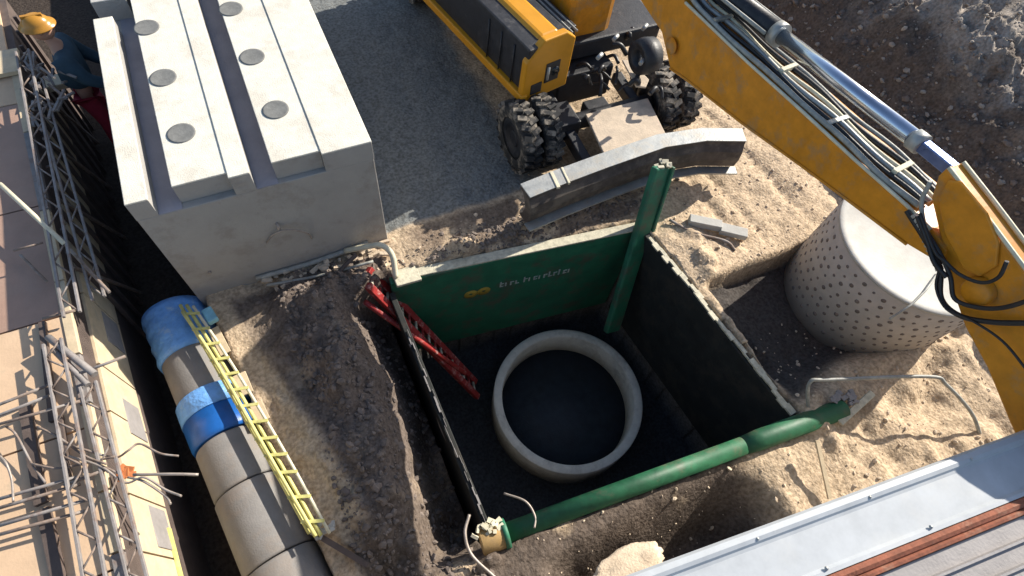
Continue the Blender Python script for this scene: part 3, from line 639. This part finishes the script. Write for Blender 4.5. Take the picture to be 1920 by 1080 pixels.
# boards and yellow strips along the pipe
for i, (q, s, rz) in enumerate([((412, 640), (.13, .42), .19), ((455, 722), (.18, .30), .12), ((488, 775), (.16, .26), .16)]):
    p = G(*q, .05); o = MB().box((p.x, p.y, .06 + .012 * i), (s[0], s[1], .025), rz=rz).build('board', M['timber'], None, .004)
    tag(o, ['narrow tan board beside the light blue pipe wrap', 'tan board level with the blue pipe coupling', 'lowest small tan board beside the yellow lattice'][i], 'board', 'boards beside the pipe')
ys_ = [[(338, 572), (382, 648), (424, 722), (468, 800), (514, 880), (580, 1000)], [(350, 572), (396, 646), (440, 720), (486, 800), (533, 882), (602, 1004)],
       [(362, 574), (411, 646), (457, 718), (505, 798), (552, 880), (618, 1000)], [(342, 584), (388, 652), (432, 726), (477, 806), (524, 888), (592, 1006)]]
yl = thing('lattice_ladder', 'pale yellow ladder-like lattice of thin rails lying along the blue-banded pipe', 'lattice', tuple(G(340, 572, .2)))
for i, s in enumerate(ys_):
    MB().tube(curve([G(x, y, .19 + .02 * i) for x, y in s], 5), .021 if i != 2 else .018, 8).build('rail', M['yellow_tape'] if i != 2 else M['cream'], yl)
for k in range(13):
    t_ = (k + .5) / 13; i0 = min(4, int(t_ * 5)); f_ = t_ * 5 - i0
    def on(s_): return (s_[i0][0] + (s_[i0 + 1][0] - s_[i0][0]) * f_, s_[i0][1] + (s_[i0 + 1][1] - s_[i0][1]) * f_)
    a_, b_ = on(ys_[0]), on(ys_[2]); MB().bar(G(a_[0] - 3, a_[1] + 2, .235), G(b_[0] + 3, b_[1] - 1, .25), .035, .012).build('rung', M['yellow_tape'], yl)
b = MB(); rnd = random.Random(8)
for i in range(18): p = G(rnd.uniform(585, 625), rnd.uniform(975, 1010), .15); b.box(p, (rnd.uniform(.03, .09), rnd.uniform(.02, .05), .04), rz=rnd.random() * 3, rx=rnd.uniform(-.5, .5))
o = b.build('plaster_lump', M['white_conc']); tag(o, 'whitish lump of plaster at the lower end of the yellow lattice', 'lump')
o = MB().bar(G(590, 1000, .1), G(690, 1060, .05), .06, .05).build('batten', M['dark_timber']); tag(o, 'dark batten lying across the lower end of the pipe trench', 'batten')

# ------------------------------------------------------------------ formwork deck on the left
DZ = 1.05
dk = thing('formwork_deck', 'tan plywood formwork deck with sunlit cream side wall along the trench', 'formwork', (-4, 4, 0))
def dx(y): return deck_x(y)
yy = [-.8, 1.5, 3, 4.5, 6, 8, 10.5]
b = MB(); b.prism([(dx(y), y, -1.6) for y in yy] + [(-9, 10.5, -1.6), (-9, -.8, -1.6)], (0, 0, DZ + 1.6 - .04)); b.build('core', M['dark_timber'], dk)
k = 0
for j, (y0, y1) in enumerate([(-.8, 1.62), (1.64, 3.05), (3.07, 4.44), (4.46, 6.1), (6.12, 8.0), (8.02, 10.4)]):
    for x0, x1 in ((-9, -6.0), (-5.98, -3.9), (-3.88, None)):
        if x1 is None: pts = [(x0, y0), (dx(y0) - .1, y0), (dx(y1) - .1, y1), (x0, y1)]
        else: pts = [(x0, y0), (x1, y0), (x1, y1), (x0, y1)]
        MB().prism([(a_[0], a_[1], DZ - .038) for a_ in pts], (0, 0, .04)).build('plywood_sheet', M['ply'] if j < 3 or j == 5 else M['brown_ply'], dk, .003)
# side wall cladding
seglist = [(-.6, 1.0), (1.02, 1.75), (1.77, 2.35), (2.37, 3.3), (3.32, 3.9), (3.92, 4.9), (4.92, 6.0), (6.02, 7.4), (7.42, 9.0)]
for i, (y0, y1) in enumerate(seglist):
    m_ = MB(); m_.prism([(dx(y0), y0, -.08), (dx(y1), y1, -.08), (dx(y1), y1, .75), (dx(y0), y0, .75)], (.035, 0, 0)); m_.build('side_board', M['timber'], dk, .004)
    m_ = MB(); m_.prism([(dx(y0) - .1, y0, .77), (dx(y1) - .1, y1, .77), (dx(y1) - .1, y1, DZ + .02), (dx(y0) - .1, y0, DZ + .02)], (.10, 0, 0)); m_.build('edge_beam', M['alu'] if i % 3 == 1 else M['timber'], dk, .006)
for px, py in ((255, 790), (308, 1005), (206, 600)):
    p = GX(px, py, -2.6); yv = p.y; xv = dx(yv)
    MB().prism([(xv + .036, yv - .24, -.02), (xv + .036 - .05, yv + .24, -.02), (xv + .036 - .05, yv + .24, .38), (xv + .036, yv - .24, .38)], (.03, 0, 0)).build('grey_pad', M['grey_pad'], dk, .006)
for k in range(14):
    y_ = 5.1 + k * .36; MB().bar((dx(y_) + .06, y_, -1.2), (dx(y_ + .1) + .05, y_ + .25, 1.0), .05, .04).build('stud', M['dark_timber'], dk)
for k in range(4):
    y_ = 5.3 + k * 1.1; MB().bar((dx(y_) + .10, y_ + .6, -.9), (dx(y_) + .1, y_ - .2, 1.0), .035, .035).build('brace', M['rebar'], dk)
MB().prism([(dx(.6) + .038, .6, -.02), (dx(2.1) + .038, 2.1, -.02), (dx(2.1) + .038, 2.1, .06), (dx(.6) + .038, .6, .06)], (.02, 0, 0)).build('yellow_strip', M['yellow_tape'], dk)

# lattice girders on the deck
def girder(a_, b_, wd, n, label, mt='alu', z2=None):
    t_ = thing('lattice_girder', label, 'girder', a_)
    a_, b_ = Vector(a_), Vector(b_); ax = (b_ - a_).normalized(); s_ = ax.cross(Vector((0, 0, 1))).normalized() * wd / 2
    for s in (-1, 1): MB().bar(a_ + s_ * s, b_ + s_ * s, .026, .035).build('chord', M[mt], t_, .004)
    m_ = []
    for i in range(n):
        p, q = a_.lerp(b_, i / n), a_.lerp(b_, (i + 1) / n)
        MB().tube([p + s_ * (1 if i % 2 else -1), q - s_ * (1 if i % 2 else -1)], .010, 6).build('lacing', M['rebar'], t_)
    return t_
girder(G(42, 95, 1.35), G(135, 590, 1.35), .15, 18, 'long grey lattice girder along the edge of the shaded deck')
girder(G(70, 150, 1.20), G(185, 560, 1.15), .12, 16, 'thinner lattice girder just right of the long grey one, by the dark trench')
girder(G(98, 640, 1.25), G(180, 1100, 1.25), .16, 14, 'lattice girder on the sunlit deck, lower left')
girder(G(165, 720, 1.20), G(262, 1100, 1.18), .14, 12, 'lattice girder at the very edge of the sunlit deck, above the grey pads')
dbars = [((0, 345), (122, 458), .95, .026, 'cream', 'pale pole lying slantwise across the shaded part of the deck', 'pole'),
         ((122, 458), (205, 548), .85, .018, 'rebar', 'dark continuation of the slanting pole over the girders', 'pole'),
         ((90, 632), (178, 702), .82, .035, 'alu', 'short grey profile lying askew between the girders, upper one', 'profile'),
         ((100, 655), (165, 722), .80, .03, 'alu', 'short grey profile lying askew between the girders, lower one', 'profile'),
         ((25, 470), (80, 455), .9, .012, 'rebar', 'short bent bar on the shaded deck below the slanting pole', 'bar'),
         ((38, 478), (88, 528), .75, .014, 'rebar', 'thin dark bar on the shaded deck pointing down right', 'bar')]
for a_, b_, z_, r_, mt, lab, cat in dbars:
    z_ += .4; o = MB().tube([G(*a_, z_), G(*b_, z_)], r_, 8).build(cat.replace(' ', '_') if cat != 'bar' else 'steel_bar', M[mt]); tag(o, lab, cat)
# rebar mats: bars across the deck in pairs
rb = [(0, 758, 92, 722), (0, 778, 92, 742), (0, 795, 150, 752), (0, 935, 150, 893), (0, 952, 150, 908), (0, 985, 160, 938), (0, 1002, 160, 958), (80, 598, 140, 582), (150, 700, 235, 668), (120, 910, 200, 880)]
words = ['topmost', 'second', 'third', 'fourth', 'fifth', 'sixth', 'seventh']
for i, (x0, y0, x1, y1) in enumerate(rb):
    d_ = Vector((x0 - x1, y0 - y1)).normalized(); z_ = 1.19 + .01 * (i % 3)
    xa, ya = (x0 - 60, y0 - 60 * d_.y / d_.x) if x0 == 0 else (x0, y0)
    o = MB().tube([G(xa, ya, z_), G(x1, y1, z_)], .017, 6).build('rebar', M['alu'] if i in (1, 3, 5) else M['rebar'])
    lab = (words[i] + ' of the seven steel bars reaching in from the left edge over the sunlit deck') if i < 7 else ['short steel bar at the edge of the shadow on the deck', 'short steel bar across the girders level with the blue wrap', 'short steel bar between the two lower girders'][i - 7]
    tag(o, lab, 'rebar', 'reinforcing bars laid over the deck')
for i, (x0, y0, x1, y1, w_) in enumerate([(48, 762, 78, 945, .10), (82, 955, 112, 1090, .10), (80, 605, 100, 790, .06), (112, 780, 128, 900, .05)]):  # added dark strips stand in for shadows lying on the deck
    o = MB().bar(G(x0, y0, DZ + .03), G(x1, y1, DZ + .03), w_, .05).build('batten', M['dark_timber']); tag(o, ['dark brown batten on the sunlit deck, starting at the upper bars', 'dark brown batten on the deck at the bottom edge of the picture', 'dark brown batten at the corner of the deck shadow', 'thin dark batten between the girders on the sunlit deck'][i], 'batten', 'dark battens on the deck')  # each 'batten' here is an added shade strip, not a timber
# tangle of tie wires
tw = [[(120, 832), (165, 845), (215, 858), (240, 845), (262, 832), (300, 850), (335, 855)], [(130, 855), (190, 875), (235, 905), (270, 895), (310, 918), (340, 930)], [(70, 800), (110, 820), (160, 855), (200, 870)],
      [(240, 895), (270, 903), (310, 930), (320, 945)], [(60, 870), (110, 878), (170, 866), (215, 856)], [(0, 855), (12, 870), (22, 900), (25, 940)], [(12, 800), (30, 815), (60, 870), (85, 905)], [(250, 890), (330, 889), (372, 890)]]
tl = ['top', 'second', 'short left', 'short lower right', 'long flat', 'curved', 'slanting', 'straight light']
for i, s in enumerate(tw):
    o = MB().tube(curve([G(x, y, 1.15 + .04 * (j % 2) + .02 * (i % 3)) for j, (x, y) in enumerate(s)], 6), .011 if i < 7 else .014, 6).build('wire', M['wire'] if i % 2 else M['rebar'])
    tag(o, ['wire bent over the deck edge above the orange marker', 'wire bent over the deck edge below the orange marker', 'wire left of the girder crossing', 'short wire curling over the grey pads', 'flat wire left of the orange marker', 'curved wire by the left picture edge', 'slanting wire under the seven bars', 'straight pale rod sticking out over the trench'][i], 'wire', None)
b = MB()
for i in range(8): b.box(G(235 + rnd.uniform(-14, 12), 885 + rnd.uniform(-10, 10), 1.10), (.08, .05, .02), rz=rnd.random() * 3, rx=rnd.uniform(-.3, .3))
o = b.build('orange_marker', mat('orange_plastic', (.55, .19, .07), .5)); tag(o, 'crumpled orange plastic marker among the tie wires on the deck edge', 'marker')
# rim clutter at the top left of the deck
b = MB(); rnd = random.Random(31)
for i in range(34):
    p = G(rnd.uniform(45, 130), rnd.uniform(100, 230), rnd.uniform(1.07, 1.3)); q = p + Vector((rnd.uniform(-.12, .18), rnd.uniform(-.35, .3), rnd.uniform(-.06, .08))); b.bar(p, q, .03, .025)
o = b.build('scrap_pile', M['alu']); tag(o, 'tangle of grey scrap profiles at the far end of the deck', 'scrap', kind='stuff')
p = G(105, 155, .45); o = MB().box((p.x - .05, p.y, .45), (.62, .26, .10), rz=.05).build('beam', M['cream'], None, .01); tag(o, "pale beam lying across in front of the worker", 'beam')
p = G(10, 120, 1.1); o = MB().box((p.x, p.y, 1.11), (.35, .5, .06)).build('plywood_offcut', M['timber'], None, .004); tag(o, 'small pale plywood offcut at the left picture edge near the worker', 'board')

# ------------------------------------------------------------------ worker at the far end of the trench
def skin_mesh(name, verts_, edges, radii, root, mt, parent, lvl=2):
    me = bpy.data.meshes.new(name); me.from_pydata(verts_, edges, []); o = bpy.data.objects.new(name, me); COL.objects.link(o)
    md = o.modifiers.new('skin', 'SKIN'); me.skin_vertices[0]
    for i, r_ in enumerate(radii): me.skin_vertices[0].data[i].radius = (r_, r_) if not isinstance(r_, tuple) else r_; me.skin_vertices[0].data[i].use_root = (i == root)
    s_ = o.modifiers.new('sub', 'SUBSURF'); s_.levels = lvl; s_.render_levels = lvl
    md.use_smooth_shade = True; me.materials.append(mt); o.parent = parent; return o
hp = G(45, 33, 1.85)
wk = thing('person', 'worker in yellow-brown hard hat, dark teal jacket and red trousers behind the pale beam', 'person', (hp.x + .1, hp.y, -.45))
# coordinates relative to feet; facing +X (towards the block), bending slightly
V = [(0, 0, 1.18), (.03, 0, 1.45), (.04, 0, 1.78), (.02, 0, 1.92), (-.03, 0, 2.02),
     (.05, .22, 1.76), (.20, .32, 1.48), (.42, .26, 1.30), (.05, -.22, 1.76), (.20, -.32, 1.48), (.42, -.24, 1.30),
     (0, .11, 1.06), (.05, .13, .62), (0, .14, .12), (0, -.11, 1.06), (.05, -.13, .62), (0, -.14, .12), (.15, .15, .05), (.15, -.15, .05)]
E_ = [(0, 1), (1, 2), (2, 3), (3, 4), (2, 5), (5, 6), (6, 7), (2, 8), (8, 9), (9, 10), (0, 11), (11, 12), (12, 13), (0, 14), (14, 15), (15, 16), (13, 17), (16, 18)]
rad = [.12, .12, .11, .07, .07, .07, .05, .04, .07, .05, .04, .08, .06, .05, .08, .06, .05, .055, .055]
body = skin_mesh('body', V, E_, rad, 0, M['skin'], wk)
skin_mesh('jacket', [V[i] for i in (0, 1, 2, 5, 6, 7, 8, 9, 10)], [(0, 1), (1, 2), (2, 3), (3, 4), (4, 5), (2, 6), (6, 7), (7, 8)], [.23, .22, .20, .14, .10, .075, .14, .10, .075], 0, M['fabric_teal'], wk)
skin_mesh('trousers', [V[i] for i in (0, 11, 12, 13, 14, 15, 16)], [(0, 1), (1, 2), (2, 3), (0, 4), (4, 5), (5, 6)], [.19, .15, .11, .085, .15, .11, .085], 0, M['fabric_red'], wk)
hc = Vector((-.02, 0, 2.13)); hb_ = MB(); r = bmesh.ops.create_uvsphere(hb_.bm, u_segments=24, v_segments=16, radius=.135)
for v in r['verts']: v.co = Vector((v.co.x * 1.05 + (.02 if v.co.z < -.03 and v.co.x > .05 else 0), v.co.y * .85, v.co.z * 1.2)) + hc
for f in hb_.bm.faces: f.smooth = True
hd = hb_.build('head', M['skin']); hd.parent = wk
nb = MB(); nb.lathe([(0, .06), (.018, .03), (.026, -.01), (0, -.02)], 10, Matrix.Translation(hc + Vector((.15, 0, -.02))) @ Matrix.Rotation(R(20), 4, 'Y')); o = nb.build('nose', M['skin']); o.parent = hd
for s in (-1, 1):
    o = MB().lathe([(0, .012), (.014, .006), (.016, 0), (0, 0)], 10, Matrix.Translation(hc + Vector((.125, .05 * s, .02))) @ Matrix.Rotation(R(90), 4, 'Y')).build('eye', M['hair']); o.parent = hd
    o = MB().lathe([(0, .012), (.03, .012), (.035, 0), (0, 0)], 12, Matrix.Translation(hc + Vector((0, .115 * s, 0))) @ Matrix.Rotation(R(-90 * s), 4, 'X')).build('ear', M['skin']); o.parent = hd
o = MB().box(hc + Vector((.128, 0, -.075)), (.012, .05, .012)).build('mouth', M['hair'], None, .003); o.parent = hd
hm = MB(); hm.lathe([(.0, .135), (.05, .13), (.10, .105), (.145, .05), (.16, 0), (.20, -.012), (.20, -.022), (.155, -.012)], 36, Matrix.Translation(hc + Vector((0, 0, .06))) @ Matrix.Diagonal((1.1, .95, 1, 1))); hm.bar(hc + Vector((-.12, 0, .15)), hc + Vector((.12, 0, .15)), .04, .09); o = hm.build('hard_hat', M['helmet'], None); o.parent = wk
for s, i in ((1, 7), (-1, 10)):
    w0 = Vector(V[i]); dr = (w0 - Vector(V[i - 1])).normalized(); sd_ = Vector((0, 1, 0)); vs = [tuple(w0), tuple(w0 + dr * .09)]; es = [(0, 1)]; rs = [.032, .04]
    for f in range(4):
        b0 = w0 + dr * .10 + sd_ * (.03 * (f - 1.5)); L_ = [.07, .08, .075, .06][f]
        n0 = len(vs); vs += [tuple(b0), tuple(b0 + dr * L_ * .6), tuple(b0 + dr * L_ + Vector((0, 0, -.03)))]; es += [(1, n0), (n0, n0 + 1), (n0 + 1, n0 + 2)]; rs += [.012, .011, .009]
    n0 = len(vs); t0 = w0 + dr * .05 - sd_ * .045 * s; vs += [tuple(t0), tuple(t0 + dr * .06 - sd_ * .02 * s)]; es += [(0, n0), (n0, n0 + 1)]; rs += [.014, .011]
    skin_mesh('hand', vs, es, rs, 0, M['skin'], wk, 1)

# ------------------------------------------------------------------ roof edge below the camera
ZR = 3.1
rf = thing('metal_roof', 'pale blue-grey sheet metal roof edge with a rusty strip and ribbed grey sheets', 'roof', (3, -1.2, 0))
e0 = G(1150, 1088, ZR); e1 = G(1920, 806, ZR); ed = (e1 - e0).normalized(); en = Vector((ed.y, -ed.x, 0))
def E(s, n_, z=0): return e0 + ed * s + en * n_ + Vector((0, 0, z))
S0, S1 = -4, 7
def strip(prof, name, mt, bev=0):
    m_ = MB(); a_ = [m_.bm.verts.new(E(S0, n_, z_)) for n_, z_ in prof]; b_ = [m_.bm.verts.new(E(S1, n_, z_)) for n_, z_ in prof]
    for k in range(len(prof) - 1): m_.bm.faces.new((a_[k], a_[k + 1], b_[k + 1], b_[k]))
    o = m_.build(name, mt, rf)
    sm = o.modifiers.new('solid', 'SOLIDIFY'); sm.thickness = .006
    return o
strip([(0.02, -.25), (0.0, -.02), (.015, .012), (.05, .02), (.075, .012), (.09, -.008), (.11, -.012), (.34, -.01), (.36, .008), (.385, .008)], 'flashing', M['galv'])
strip([(.388, -.02), (.392, .006), (.42, .022), (.445, .006), (.45, -.01), (.465, .010), (.485, .004), (.49, -.03)], 'rusty_strip', M['rust'])
pr = [(.495, -.03)]
for k in range(14):
    a0 = .50 + k * .13; pr += [(a0, -.03), (a0 + .105, -.03), (a0 + .110, .005), (a0 + .125, .005)]
strip(pr, 'ribbed_sheet', M['grey_sheet'])
MB().bar(E(S0, .9, -1.8), E(S1, .9, -1.8), 1.5, 3.0).build('wall', M['conc_face'], rf)
for s_, n_ in ((.55, .35), (1.35, .35), (2.2, .35), (3.1, .35), (.2, .06), (1.0, .06), (1.9, .06), (2.8, .06)):
    MB().lathe([(0, .012), (.010, .010), (.014, 0)], 10, Matrix.Translation(E(s_, n_, .012))).build('screw', M['steel'], rf)
